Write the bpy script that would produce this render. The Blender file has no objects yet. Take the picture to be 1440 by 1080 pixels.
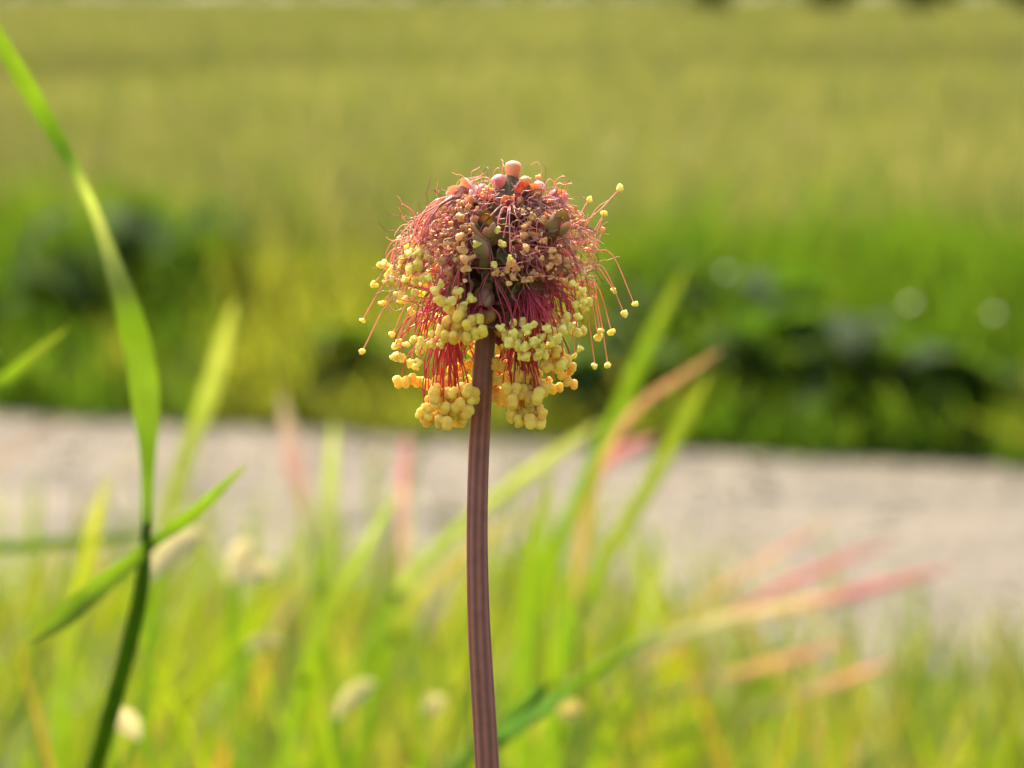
import bpy, math, random
import numpy as np
from mathutils import Vector, Matrix, Euler

random.seed(7)
rng = np.random.default_rng(11)
scn = bpy.context.scene
COL = scn.collection

# ------------------------------------------------------------------ camera
F_PX = 7792.0                 # focal length in photo pixels (1440 wide)
CAM_Z = 0.42                  # metres above the track
HORIZON = -20.0               # photo row of the horizon
D0 = 0.300                    # distance of the flower
PX = D0 / F_PX                # metres per photo pixel at the flower
pitch = math.atan((540 - HORIZON) / F_PX)
C0 = np.array([0, 0, CAM_Z])
FW = np.array([0, math.cos(pitch), -math.sin(pitch)])
RT = np.array([1.0, 0, 0])
UP = np.array([0, math.sin(pitch), math.cos(pitch)])

cam_data = bpy.data.cameras.new('camera')
cam = bpy.data.objects.new('camera', cam_data)
COL.objects.link(cam)
cam.location = C0
cam.rotation_euler = (math.pi / 2 - pitch, 0, 0)
cam_data.sensor_width = 36
cam_data.lens = 36 * F_PX / 1440
cam_data.clip_start = 0.01
cam_data.clip_end = 2000
cam_data.dof.use_dof = True
cam_data.dof.focus_distance = D0 - 0.0015
cam_data.dof.aperture_fstop = cam_data.lens / 1.86
scn.camera = cam

# ------------------------------------------------------------------ light
SUN_EL, SUN_AZ = 52.0, -24.0          # azimuth from the view direction, + to the right
sun_dir = np.array([math.sin(math.radians(SUN_AZ)) * math.cos(math.radians(SUN_EL)),
                    math.cos(math.radians(SUN_AZ)) * math.cos(math.radians(SUN_EL)),
                    math.sin(math.radians(SUN_EL))])
world = bpy.data.worlds.new('World')
scn.world = world
world.use_nodes = True
wn = world.node_tree
bg = wn.nodes['Background']
sky = wn.nodes.new('ShaderNodeTexSky')
sky.sky_type = 'NISHITA'
sky.sun_disc = False
sky.dust_density = 7.0
sky.ozone_density = 0.6
sky.sun_elevation = math.radians(SUN_EL)
sky.sun_rotation = math.radians(SUN_AZ)
wn.links.new(sky.outputs[0], bg.inputs['Color'])
bg.inputs['Strength'].default_value = 0.15
sl = bpy.data.lights.new('sun', 'SUN')
sl.energy = 2.7
sl.angle = math.radians(0.53)
sl.color = (1.0, 0.93, 0.80)
so = bpy.data.objects.new('sun', sl)
COL.objects.link(so)
so.rotation_euler = Vector(-sun_dir).to_track_quat('-Z', 'Y').to_euler()
so.location = (0, 0, 5)

scn.view_settings.view_transform = 'Standard'
scn.view_settings.look = 'None'
scn.view_settings.gamma = 1
scn.view_settings.exposure = 1.68
scn.render.engine = 'CYCLES'
scn.cycles.use_denoising = True
scn.cycles.max_bounces = 10
scn.cycles.transmission_bounces = 6
scn.cycles.diffuse_bounces = 5
scn.cycles.caustics_reflective = False
scn.cycles.caustics_refractive = False

# ------------------------------------------------------------------ helpers
def P(px, py, dep=D0):
    """a photo pixel at a given distance along the view axis"""
    return C0 + dep * (FW + RT * ((px - 720) / F_PX) - UP * ((py - 540) / F_PX))

def H(px, py, w=0.0):
    """flower space: photo pixels, w = depth in flower pixels (+ away)"""
    return P(px, py, D0 + w * PX)

def ground_hit(px, py, z=0.0):
    d = FW + RT * ((px - 720) / F_PX) - UP * ((py - 540) / F_PX)
    return C0 + d * ((z - CAM_Z) / d[2])

def mesh_np(name, verts, quads, cols=None, smooth=True):
    me = bpy.data.meshes.new(name)
    verts = np.asarray(verts, dtype=np.float32).reshape(-1, 3)
    quads = np.asarray(quads, dtype=np.int32)
    n, k = quads.shape
    me.vertices.add(len(verts))
    me.vertices.foreach_set('co', verts.ravel())
    me.loops.add(n * k)
    me.loops.foreach_set('vertex_index', quads.ravel())
    me.polygons.add(n)
    me.polygons.foreach_set('loop_start', np.arange(0, n * k, k, dtype=np.int32))
    me.polygons.foreach_set('loop_total', np.full(n, k, dtype=np.int32))
    if smooth:
        me.polygons.foreach_set('use_smooth', np.ones(n, dtype=bool))
    if cols is not None:
        a = me.color_attributes.new('Col', 'FLOAT_COLOR', 'POINT')
        c = np.ones((len(verts), 4), dtype=np.float32)
        c[:, :3] = cols
        a.data.foreach_set('color', c.ravel())
    me.update(calc_edges=True)
    me.validate()
    return me

WL = {}
def put(name, me, mat, parent=None, at=(0, 0, 0), rot=None, scale=None):
    """link one object at a world place; parents are never rotated or scaled"""
    o = bpy.data.objects.new(name, me)
    COL.objects.link(o)
    at = np.array(at, dtype=float)
    WL[o.name] = at
    if parent is not None:
        o.parent = parent
        o.location = at - WL[parent.name]
    else:
        o.location = at
    if rot is not None:
        o.rotation_mode = 'QUATERNION'
        o.rotation_quaternion = rot
    if scale is not None:
        o.scale = scale if hasattr(scale, '__len__') else (scale,) * 3
    if mat is not None and me is not None and not me.materials:
        me.materials.append(mat)
    return o

def empty(name, at):
    return put(name, None, None, None, at)

def tag(o, label=None, cat=None, group=None, kind=None):
    for k, v in (('label', label), ('category', cat), ('group', group), ('kind', kind)):
        if v:
            o[k] = v
    return o

def nodes(name):
    m = bpy.data.materials.new(name)
    m.use_nodes = True
    nt = m.node_tree
    nt.nodes.clear()
    out = nt.nodes.new('ShaderNodeOutputMaterial')
    return m, nt, out

def thin_mat(name, transl=0.5, tmul=(1.6, 1.8, 0.5), rough=0.45, spec=0.3, col=None, noise=0.0, nscale=2000, hue_rand=0.0, val_rand=0.0):
    """leaf-like surface: reflects and lets light through; colour from the Col attribute or a constant"""
    m, nt, out = nodes(name)
    N, L = nt.nodes.new, nt.links.new
    if col is None:
        a = N('ShaderNodeAttribute'); a.attribute_name = 'Col'; src = a.outputs['Color']
    else:
        a = N('ShaderNodeRGB'); a.outputs[0].default_value = (*col, 1); src = a.outputs[0]
    if noise:
        tc = N('ShaderNodeTexCoord')
        nz = N('ShaderNodeTexNoise'); nz.inputs['Scale'].default_value = nscale; nz.inputs['Detail'].default_value = 4
        L(tc.outputs['Object'], nz.inputs['Vector'])
        mr = N('ShaderNodeMapRange'); mr.inputs['To Min'].default_value = 1 - noise; mr.inputs['To Max'].default_value = 1 + noise
        mr.inputs['From Min'].default_value = 0.3; mr.inputs['From Max'].default_value = 0.7
        L(nz.outputs['Fac'], mr.inputs['Value'])
        mm = N('ShaderNodeMix'); mm.data_type = 'RGBA'; mm.blend_type = 'MULTIPLY'; mm.inputs['Factor'].default_value = 1
        L(src, mm.inputs['A']); L(mr.outputs[0], mm.inputs['B']); src = mm.outputs['Result']
    if hue_rand or val_rand:
        oi = N('ShaderNodeObjectInfo')
        hs = N('ShaderNodeHueSaturation')
        m1 = N('ShaderNodeMapRange'); m1.inputs['To Min'].default_value = 0.5 - hue_rand; m1.inputs['To Max'].default_value = 0.5 + hue_rand
        m2 = N('ShaderNodeMapRange'); m2.inputs['To Min'].default_value = 1 - val_rand; m2.inputs['To Max'].default_value = 1 + val_rand
        L(oi.outputs['Random'], m1.inputs['Value']); L(oi.outputs['Random'], m2.inputs['Value'])
        L(m1.outputs[0], hs.inputs['Hue']); L(m2.outputs[0], hs.inputs['Value']); L(src, hs.inputs['Color'])
        src = hs.outputs[0]
    b = N('ShaderNodeBsdfPrincipled')
    b.inputs['Roughness'].default_value = rough
    b.inputs['Specular IOR Level'].default_value = spec
    L(src, b.inputs['Base Color'])
    t = N('ShaderNodeBsdfTranslucent')
    mu = N('ShaderNodeMix'); mu.data_type = 'RGBA'; mu.blend_type = 'MULTIPLY'; mu.inputs['Factor'].default_value = 1
    L(src, mu.inputs['A']); mu.inputs['B'].default_value = (*tmul, 1)
    L(mu.outputs['Result'], t.inputs['Color'])
    mx = N('ShaderNodeMixShader'); mx.inputs[0].default_value = transl
    L(b.outputs[0], mx.inputs[1]); L(t.outputs[0], mx.inputs[2])
    L(mx.outputs[0], out.inputs['Surface'])
    return m

def ground_mat(name, c1, c2, c3, s1, s2, bump=0.4):
    m, nt, out = nodes(name)
    N, L = nt.nodes.new, nt.links.new
    tc = N('ShaderNodeTexCoord')
    n1 = N('ShaderNodeTexNoise'); n1.inputs['Scale'].default_value = s1; n1.inputs['Detail'].default_value = 6
    n2 = N('ShaderNodeTexNoise'); n2.inputs['Scale'].default_value = s2; n2.inputs['Detail'].default_value = 8
    L(tc.outputs['Object'], n1.inputs['Vector']); L(tc.outputs['Object'], n2.inputs['Vector'])
    r1 = N('ShaderNodeValToRGB'); r1.color_ramp.elements[0].position = 0.35; r1.color_ramp.elements[1].position = 0.65
    r1.color_ramp.elements[0].color = (*c1, 1); r1.color_ramp.elements[1].color = (*c2, 1)
    L(n1.outputs['Fac'], r1.inputs['Fac'])
    mx = N('ShaderNodeMix'); mx.data_type = 'RGBA'; mx.inputs['B'].default_value = (*c3, 1)
    mr = N('ShaderNodeMapRange'); mr.inputs['From Min'].default_value = 0.45; mr.inputs['From Max'].default_value = 0.7
    L(n2.outputs['Fac'], mr.inputs['Value']); L(mr.outputs[0], mx.inputs['Factor']); L(r1.outputs[0], mx.inputs['A'])
    b = N('ShaderNodeBsdfPrincipled'); b.inputs['Roughness'].default_value = 0.9; b.inputs['Specular IOR Level'].default_value = 0.15
    bp = N('ShaderNodeBump'); bp.inputs['Strength'].default_value = bump; bp.inputs['Distance'].default_value = 0.01
    L(n2.outputs['Fac'], bp.inputs['Height']); L(bp.outputs[0], b.inputs['Normal'])
    L(mx.outputs['Result'], b.inputs['Base Color']); L(b.outputs[0], out.inputs['Surface'])
    return m

# ------------------------------------------------------------------ materials
M_GRASS = thin_mat('grass_blade', 0.52, (2.45, 2.45, 0.5), 0.38, 0.35)
M_VERGE = thin_mat('verge_leaf', 0.4, (2.5, 2.6, 0.7), 0.75, 0.06)
M_CROP = thin_mat('crop_leaf', 0.45, (1.75, 1.8, 0.9), 0.45, 0.3)
M_HERO = thin_mat('grass_blade_near', 0.48, (2.0, 2.0, 0.7), 0.45, 0.18, noise=0.15, nscale=400)
M_ROSY = thin_mat('rosy_blade', 0.45, (1.5, 1.5, 1.15), 0.45, 0.2, noise=0.15, nscale=400)
M_GLOSS = thin_mat('glossy_leaf', 0.35, (2.0, 2.2, 0.7), 0.16, 0.9)
M_DRY = thin_mat('dry_leaf', 0.55, (1.3, 1.25, 1.0), 0.3, 0.5, noise=0.2, nscale=600)
M_GROUND = ground_mat('soil', (0.06, 0.075, 0.02), (0.10, 0.10, 0.035), (0.13, 0.11, 0.06), 3, 40)
M_TRACK = ground_mat('gravel_track', (0.080, 0.068, 0.050), (0.16, 0.132, 0.086), (0.088, 0.075, 0.057), 5.5, 45, 0.6)
M_PEBBLE = ground_mat('pebble', (0.095, 0.082, 0.064), (0.165, 0.137, 0.093), (0.12, 0.10, 0.073), 30, 200, 0.2)

# ------------------------------------------------------------------ ground and track
def sheet(name, corners, z, mat, n=1):
    v = [(x, y, z) for x, y in corners]
    return tag(put(name, mesh_np(name, v, [(0, 1, 2, 3)], smooth=False), mat), kind='structure')

sheet('ground', [(-400, -200), (400, -200), (400, 700), (-400, 700)], 0.0, M_GROUND)
fa, fb = ground_hit(0, 588), ground_hit(1440, 662)
na = ground_hit(0, 850)
ed = (fb - fa) / np.linalg.norm(fb - fa)               # along the track
nr = np.array([-ed[1], ed[0], 0])                      # across it, away from the camera
TW = float(np.dot(fa - na, nr))
# track as a sheet with ragged edges
NS = 400
ss = np.linspace(-30, 30, NS)
def ragged(s, seed):
    r = np.random.default_rng(seed)
    return sum(0.05 / (k + 1) * np.sin(s * (1.3 + 2.1 * k) + r.uniform(0, 6)) for k in range(5))
e1 = ragged(ss, 1); e2 = ragged(ss, 2)
tv = []
for i, s in enumerate(ss):
    tv.append(fa + ed * s + nr * (e1[i] * 0.6 - 0.0) + np.array([0, 0, 0.004]))
    tv.append(fa + ed * s - nr * (TW + e2[i]) + np.array([0, 0, 0.004]))
tq = [(2 * i, 2 * i + 1, 2 * i + 3, 2 * i + 2) for i in range(NS - 1)]
tag(put('gravel_track', mesh_np('gravel_track', tv, tq, smooth=False), M_TRACK), kind='structure')

def across(p):
    """signed distance beyond the far edge of the track (+ = field side)"""
    return (p[..., :2] - fa[:2]) @ nr[:2]

# pebbles lying on the track
def pebbles(n):
    base = np.array([(1, 0, 0), (-1, 0, 0), (0, 1, 0), (0, -1, 0), (0, 0, 1), (0, 0, -.4)], float)
    tri = np.array([(0, 2, 4), (2, 1, 4), (1, 3, 4), (3, 0, 4), (2, 0, 5), (1, 2, 5), (3, 1, 5), (0, 3, 5)])
    s = rng.normal(0, 1.6, n); u = rng.uniform(0.0, TW, n)
    c = fa[None] + ed[None] * s[:, None] - nr[None] * u[:, None]
    r = rng.lognormal(math.log(0.0032), 0.4, n)
    a = rng.uniform(0, 6.28, n)
    b = base[None] * (1 + rng.uniform(-.3, .3, (n, 6, 1))) * r[:, None, None]
    x = b[..., 0] * np.cos(a)[:, None] - b[..., 1] * np.sin(a)[:, None]
    y = b[..., 0] * np.sin(a)[:, None] + b[..., 1] * np.cos(a)[:, None]
    v = np.stack([x, y, b[..., 2] * 0.6 + 0.005], -1) + c[:, None] * [1, 1, 0]
    q = (tri[None] + (np.arange(n) * 6)[:, None, None]).reshape(-1, 3)
    return mesh_np('gravel', v.reshape(-1, 3), q, smooth=False)
tag(put('gravel', pebbles(6000), M_PEBBLE), 'loose pale pebbles scattered over the sandy track', 'gravel', kind='stuff')

# ------------------------------------------------------------------ grass masses
def blades(name, root, tip, width, c_root, c_tip, nseg=4, stiff=0.55, droop=0.0, taper=0.75):
    n = len(root)
    t = np.linspace(0, 1, nseg + 1)
    mid = root + (tip - root) * 0.5
    hgt = (tip - root)[:, 2]
    mid[:, :2] = root[:, :2] + (tip - root)[:, :2] * (0.5 - stiff * 0.5)
    mid[:, 2] = root[:, 2] + hgt * (0.5 + 0.12 + droop)
    T = t[None, :, None]
    cen = (1 - T) ** 2 * root[:, None] + 2 * T * (1 - T) * mid[:, None] + T ** 2 * tip[:, None]
    ph = rng.uniform(0, math.pi, n)
    tw = rng.uniform(-1.2, 1.2, n)
    ang = ph[:, None] + tw[:, None] * t[None]
    side = np.stack([np.cos(ang), np.sin(ang), rng.uniform(-.15, .15, n)[:, None] + 0 * ang], -1)
    prof = np.minimum(1, 0.55 + 1.6 * t) * np.maximum(0.02, 1 - t ** 2.2) ** taper
    w = (width[:, None] * prof[None])[..., None] * 0.5
    v = np.stack([cen - side * w, cen + side * w], 2).reshape(n, -1, 3)
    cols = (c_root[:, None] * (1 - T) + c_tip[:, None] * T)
    cols = np.repeat(cols, 2, axis=1).reshape(-1, 3)
    k = (nseg + 1) * 2
    q1 = np.array([(2 * i, 2 * i + 1, 2 * i + 3, 2 * i + 2) for i in range(nseg)])
    q = (q1[None] + (np.arange(n) * k)[:, None, None]).reshape(-1, 4)
    return mesh_np(name, v.reshape(-1, 3), q, cols)

def colmix(n, pal, jit=0.15):
    """pick from a palette with weights: [(w, (r,g,b)), ...]"""
    w = np.array([p[0] for p in pal]); w = w / w.sum()
    c = np.array([p[1] for p in pal])[rng.choice(len(pal), n, p=w)]
    return c * (1 + rng.uniform(-jit, jit, (n, 1)))

def smooth_noise(x, y, seed, s):
    r = np.random.default_rng(seed)
    out = 0
    for k in range(6):
        a = r.uniform(0, 6.28); f = s * r.uniform(.6, 1.8)
        out = out + np.sin((x * math.cos(a) + y * math.sin(a)) * f + r.uniform(0, 6.28))
    return out / 6

# --- crop field beyond the verge
def field_sample(n, d0, d1, spread):
    D = np.exp(rng.uniform(np.log(d0), np.log(d1), n))
    # density per square metre falls off with distance
    x = rng.uniform(-1, 1, n) * (spread * D + 1.2)
    return np.stack([x, D, 0 * D], -1)
r = field_sample(230000, 5.6, 118, 0.17)
r = r[across(r) > 0.42 + 0.25 * rng.uniform(0, 1, len(r)) + 0.15 * smooth_noise(r[:, 0], r[:, 1], 77, 6)]
n = len(r)
h = 0.20 + 0.03 * smooth_noise(r[:, 0], r[:, 1], 3, 1.2) + rng.normal(0, 0.018, n)
lean = rng.normal(0, 0.05, (n, 2))
tip = r + np.stack([lean[:, 0], lean[:, 1] - 0.02, h], -1)
wd = (0.005 + 0.00045 * r[:, 1]) * rng.uniform(.7, 1.4, n)
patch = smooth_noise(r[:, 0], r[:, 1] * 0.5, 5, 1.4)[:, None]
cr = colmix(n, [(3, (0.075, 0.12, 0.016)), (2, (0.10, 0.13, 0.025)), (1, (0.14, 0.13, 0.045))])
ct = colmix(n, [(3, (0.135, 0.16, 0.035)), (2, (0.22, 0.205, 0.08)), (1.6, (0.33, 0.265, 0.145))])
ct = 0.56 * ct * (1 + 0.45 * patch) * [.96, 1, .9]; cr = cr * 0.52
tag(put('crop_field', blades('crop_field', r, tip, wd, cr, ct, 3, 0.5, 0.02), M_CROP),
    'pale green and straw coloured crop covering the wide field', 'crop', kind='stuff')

# --- verge grass along the far edge of the track
def along(n, u0, u1, s_sig):
    s = rng.normal(0.45, s_sig, n); u = rng.uniform(u0, u1, n)
    return fa[None] * [1, 1, 0] + ed[None] * s[:, None] + nr[None] * u[:, None]
r = along(27000, -0.12, 1.25, 0.95)
n = len(r)
u = across(r)
edge = -0.03 + 0.07 * smooth_noise(r[:, 0], r[:, 1], 8, 12)
keep = u > edge
r, u = r[keep], u[keep]; n = len(r)
pxc = r[:, 0] / r[:, 1] * F_PX + 720
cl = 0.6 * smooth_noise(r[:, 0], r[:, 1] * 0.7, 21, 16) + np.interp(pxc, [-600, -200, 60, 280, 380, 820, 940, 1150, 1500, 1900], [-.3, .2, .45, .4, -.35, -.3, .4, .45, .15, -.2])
h = np.clip(0.04 + 0.42 * np.clip(u, 0, 0.45), 0.03, 0.185) * (0.86 + 0.34 * cl) + rng.normal(0, 0.015, n)
h = np.clip(h, 0.02, 0.25)
tip = r + np.concatenate([rng.normal(0, 0.035, (n, 2)) - [0, 0.015], h[:, None]], 1)
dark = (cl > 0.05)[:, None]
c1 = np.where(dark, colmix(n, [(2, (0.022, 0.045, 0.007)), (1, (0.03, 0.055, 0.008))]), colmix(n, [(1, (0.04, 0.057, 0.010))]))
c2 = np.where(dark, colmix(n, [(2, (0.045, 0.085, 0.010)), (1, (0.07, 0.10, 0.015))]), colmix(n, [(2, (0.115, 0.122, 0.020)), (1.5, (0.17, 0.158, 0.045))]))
tag(put('verge_grass', blades('verge_grass', r, tip, rng.uniform(.004, .009, n), c1, c2, 4, 0.5, 0.05), M_VERGE),
    'dark green grass growing thick along the far edge of the track', 'grass', kind='stuff')

# --- near grass between the flower and the track
def near_grass(n, d0, d1, ymu, ysd, pxr, name, label, wid, mat, pal_r, pal_t, zmax=1.0):
    D = np.sqrt(rng.uniform(d0 ** 2, d1 ** 2, n))
    px = rng.uniform(*pxr, n)
    yt = ymu(px) + ysd * rng.normal(0, 1, n)
    z = CAM_Z - D * (yt - HORIZON) / F_PX
    x = D * (px - 720) / F_PX
    ok = (z > 0.015)
    z = np.clip(z, 0.02, zmax)
    y = D
    tip = np.stack([x, y, z], -1)
    lean = rng.normal(0, 0.24, (n, 2)) * z[:, None] + np.array([0.07, 0]) * z[:, None]
    root = tip.copy(); root[:, :2] -= lean; root[:, 2] = 0
    ok &= across(root) < -TW + 0.12 * rng.uniform(-1, 1, n)
    root, tip = root[ok], tip[ok]; m = len(root)
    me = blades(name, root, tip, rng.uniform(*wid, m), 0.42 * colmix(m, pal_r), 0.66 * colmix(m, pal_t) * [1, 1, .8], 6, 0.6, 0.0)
    return tag(put(name, me, mat), label, 'grass', kind='stuff')
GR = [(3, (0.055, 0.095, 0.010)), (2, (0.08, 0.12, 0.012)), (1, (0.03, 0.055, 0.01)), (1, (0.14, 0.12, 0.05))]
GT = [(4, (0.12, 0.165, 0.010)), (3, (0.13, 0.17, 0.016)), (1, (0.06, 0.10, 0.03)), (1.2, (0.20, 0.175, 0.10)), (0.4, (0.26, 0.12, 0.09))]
def ytop(px):
    return np.interp(px, [-600, 0, 300, 620, 800, 1000, 1150, 1440, 2000], [860, 850, 850, 850, 830, 920, 1000, 1000, 960])
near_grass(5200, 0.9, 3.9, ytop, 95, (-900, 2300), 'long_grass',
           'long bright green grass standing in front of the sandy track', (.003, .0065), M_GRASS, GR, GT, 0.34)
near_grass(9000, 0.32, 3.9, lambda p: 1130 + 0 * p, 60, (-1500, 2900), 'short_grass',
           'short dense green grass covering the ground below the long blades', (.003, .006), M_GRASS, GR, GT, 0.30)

near_grass(60, 1.1, 2.2, lambda p: np.where(p > 1150, 900, 800) + 0 * p, 50, (300, 1900), 'grass_tufts',
           'a few taller green grass tips reaching over the gravel', (.004, .007), M_GRASS, GR, GT, 0.40)
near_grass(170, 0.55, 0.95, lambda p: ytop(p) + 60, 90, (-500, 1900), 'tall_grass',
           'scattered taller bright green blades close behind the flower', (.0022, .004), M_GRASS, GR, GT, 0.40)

# ------------------------------------------------------------------ ribbons through photo points
def catmull(pts, m):
    pts = np.asarray(pts, float)
    n = len(pts)
    ext = np.vstack([2 * pts[0] - pts[1], pts, 2 * pts[-1] - pts[-2]])
    out = []
    for i in range(n - 1):
        p0, p1, p2, p3 = ext[i:i + 4]
        for t in np.linspace(0, 1, m, endpoint=False):
            out.append(0.5 * ((2 * p1) + (-p0 + p2) * t + (2 * p0 - 5 * p1 + 4 * p2 - p3) * t * t + (-p0 + 3 * p1 - 3 * p2 + p3) * t ** 3))
    out.append(pts[-1])
    return np.array(out)

def drop(last, base, step=0.003, grow=1.45):
    """points that carry a stalk from its last placed point smoothly down to its root"""
    out, z = [], last[2]
    while z - step > 0.004:
        z -= step; step = min(step * grow, 0.05)
        k = (last[2] - z) / last[2]
        out.append(np.array([last[0] + (base[0] - last[0]) * k, last[1] + (base[1] - last[1]) * k, z]))
    out.append(np.array([base[0], base[1], -0.003]))
    return out

def ribbon(name, world_pts, widths, cols, face=None, fold=0.25, m=8, twist=(0, 0), off=(0, 0, 0)):
    """a leaf blade along a path: folded along its midrib, three points across plus thickness by fold"""
    w = np.asarray(widths, float)[:, None]; c = np.asarray(cols, float)
    a = catmull(np.hstack([np.asarray(world_pts), w, c]), m)
    cen, w, c = a[:, :3], np.maximum(a[:, 3], 1e-5), np.clip(a[:, 4:7], 0.003, 1)
    tan = np.gradient(cen, axis=0); tan /= np.linalg.norm(tan, axis=1, keepdims=True) + 1e-12
    if face is None:
        fdir = np.array([0.12, -1.0, 0.22])[None] + 0 * cen     # broad side to the open track side
    else:
        fdir = np.repeat(np.asarray(face, float)[None], len(cen), 0)
    side = np.cross(tan, fdir); side /= np.linalg.norm(side, axis=1, keepdims=True) + 1e-12
    nrm = np.cross(side, tan)
    tw = np.linspace(twist[0], twist[1], len(cen))[:, None]
    s2 = side * np.cos(tw) + nrm * np.sin(tw); n2 = -side * np.sin(tw) + nrm * np.cos(tw)
    W = w[:, None] * 0.5
    v = np.stack([cen - s2 * W, cen - s2 * W * .5 + n2 * -fold * .55 * W, cen - n2 * fold * W,
                  cen + s2 * W * .5 + n2 * -fold * .55 * W, cen + s2 * W], 1)
    k = 5
    q = [(i * k + j, i * k + j + 1, (i + 1) * k + j + 1, (i + 1) * k + j) for i in range(len(cen) - 1) for j in range(k - 1)]
    return mesh_np(name, v.reshape(-1, 3), q, np.repeat(c, k, 0))

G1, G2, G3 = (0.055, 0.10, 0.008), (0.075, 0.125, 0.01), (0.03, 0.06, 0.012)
YG, PK, ST, CRM = (0.092, 0.12, 0.016), (0.33, 0.13, 0.14), (0.18, 0.16, 0.065), (0.36, 0.32, 0.17)

def blade_thing(label, pts, depth, cols, group=None, mat=None, face=None, fold=0.25, twist=(0, 0), name='grass_shoot', rooted=True, lean=0.03):
    """pts: (px, py, width_px) from tip to base; the base is carried on down to the ground"""
    pts = list(pts); n = len(pts)
    dm = 0.5 * (depth[0] + depth[1])
    dep = np.linspace(dm - 0.006, dm + 0.004, n)     # the tip nods slightly towards the camera side
    wp = [P(p[0], p[1], d) for p, d in zip(pts, dep)]
    ws = [p[2] * d / F_PX * (0.62 if group else 0.8) for p, d in zip(pts, dep)]
    cs = [cols[min(int(i * len(cols) / n), len(cols) - 1)] for i in range(n)]
    if rooted:
        last = wp[-1]; d = wp[-1] - wp[-2]; d /= np.linalg.norm(d)
        if d[2] > -0.3: d = np.array([d[0], d[1], -0.5])
        h = last[2]
        dx = np.clip(d[0] / -d[2], -1.2, 1.2)
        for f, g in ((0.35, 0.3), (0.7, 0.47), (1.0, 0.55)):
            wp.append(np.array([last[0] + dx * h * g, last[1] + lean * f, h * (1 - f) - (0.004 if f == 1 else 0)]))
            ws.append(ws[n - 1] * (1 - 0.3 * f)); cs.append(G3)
    base = np.array([wp[-1][0], wp[-1][1], 0])
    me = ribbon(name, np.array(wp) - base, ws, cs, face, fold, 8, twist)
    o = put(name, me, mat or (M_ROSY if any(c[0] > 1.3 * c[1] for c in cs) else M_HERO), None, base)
    return tag(o, label, 'grass', group)

# --- the tall grass plant at the left, with stalk, node and leaves
def left_plant():
    node = P(206, 745, 0.425)
    base = np.array([P(105, 1080, 0.46)[0], 0.475, 0])
    t = tag(empty('grass_plant', base),
            'tall green grass plant with one long twisted blade arching over the verge', 'grass')
    d = 0.425
    def part(name, pts, cols, twist=(0, 0), fold=0.3, face=None, dd=0.0):
        wp = [P(p[0], p[1], d + (p[3] if len(p) > 3 else 0)) for p in pts]
        me = ribbon(name, np.array(wp) - base, [p[2] * .88 * d / F_PX for p in pts], cols, face, fold, 8, twist)
        return put(name, me, M_HERO, t, base)
    part('leaf_blade', [(-70, -60, 20, -.012), (-20, 25, 26, -.008), (40, 125, 32, -.005), (95, 220, 24, -.001), (128, 285, 19, .002),
                  (152, 350, 25, .002), (178, 430, 42), (196, 500, 48), (205, 570, 45), (208, 640, 26), (207, 700, 18), (206, 745, 16)],
         [G2, G2, G2, G3, (0.16, .19, .07), (0.16, .19, .07), G2, G2, G2, G1, G1, G3], (0.35, 0.0), 0.15)
    part('leaf_blade', [(345, 655, 4, -.004), (305, 692, 17, -.002), (262, 730, 22, 0), (225, 755, 20), (204, 775, 14)], [YG, G2, G2, G1, G3], (0.2, 0.3))
    part('leaf_blade', [(40, 905, 6, -.003), (85, 872, 32, -.002), (140, 825, 34, 0), (190, 785, 24), (204, 765, 14)], [YG, G2, G2, G2, G1], (0.0, 0.0))
    st = [(206, 735, 14), (200, 820, 24), (186, 890, 28), (165, 970, 30), (140, 1060, 30), (124, 1130, 28)]
    wp = [P(p[0], p[1], d + dd) for p, dd in zip(st, (0, .004, .010, .018, .028, .036))]
    tail = drop(wp[-1], base)
    a = catmull(np.hstack([np.array(wp + tail), np.array([[p[2] * d / F_PX / 2] for p in st] + [[.0009]] * len(tail))]), 6)
    ring = 8; v = []; q = []
    for i, row in enumerate(a):
        for j in range(ring):
            an = 2 * math.pi * j / ring
            v.append(row[:3] - base + row[3] * 0.9 * np.array([math.cos(an), math.sin(an), 0]))
    for i in range(len(a) - 1):
        for j in range(ring):
            q.append((i * ring + j, i * ring + (j + 1) % ring, (i + 1) * ring + (j + 1) % ring, (i + 1) * ring + j))
    put('stalk', mesh_np('stalk', v, q, np.tile(np.array([0.06, 0.11, 0.015]), (len(v), 1))), M_HERO, t, base)
left_plant()

B = blade_thing
B('short blade tip pointing up and right from behind the tall left grass plant', [(95, 462, 4), (60, 490, 16), (15, 528, 26), (-40, 575, 30), (-110, 680, 28)], (.50, .48), [YG, G2, G2, G1])
B('dim horizontal grass leaf crossing behind the node of the tall grass plant', [(215, 752, 4), (150, 757, 17), (60, 765, 20), (-60, 775, 20), (-150, 800, 18)], (.75, .74), [G1, G1])
B('broad green blade rising highest of the blades right of the flower', [(968, 372, 3), (940, 425, 18), (905, 500, 26), (868, 585, 28), (832, 660, 28), (795, 740, 28), (755, 850, 28), (725, 960, 28), (705, 1080, 26)], (.92, .9), [YG, G2, G2, G2, G2, G2])
B('yellow green blade standing second among the blades right of the flower', [(1000, 525, 3), (975, 570, 19), (940, 632, 27), (900, 705, 28), (858, 775, 28), (815, 860, 27), (785, 960, 26), (765, 1090, 26)], (.78, .76), [YG, YG, YG, G2, G2])
B('thin reddish grass leaf crossing between the two tall right blades', [(1015, 492, 3), (965, 525, 12), (905, 566, 15), (866, 615, 15), (835, 690, 14), (820, 790, 13), (812, 900, 12), (808, 1080, 12)], (.75, .7), [(.3, .16, .08), (.3, .16, .08), (.2, .15, .04), G3])
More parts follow.
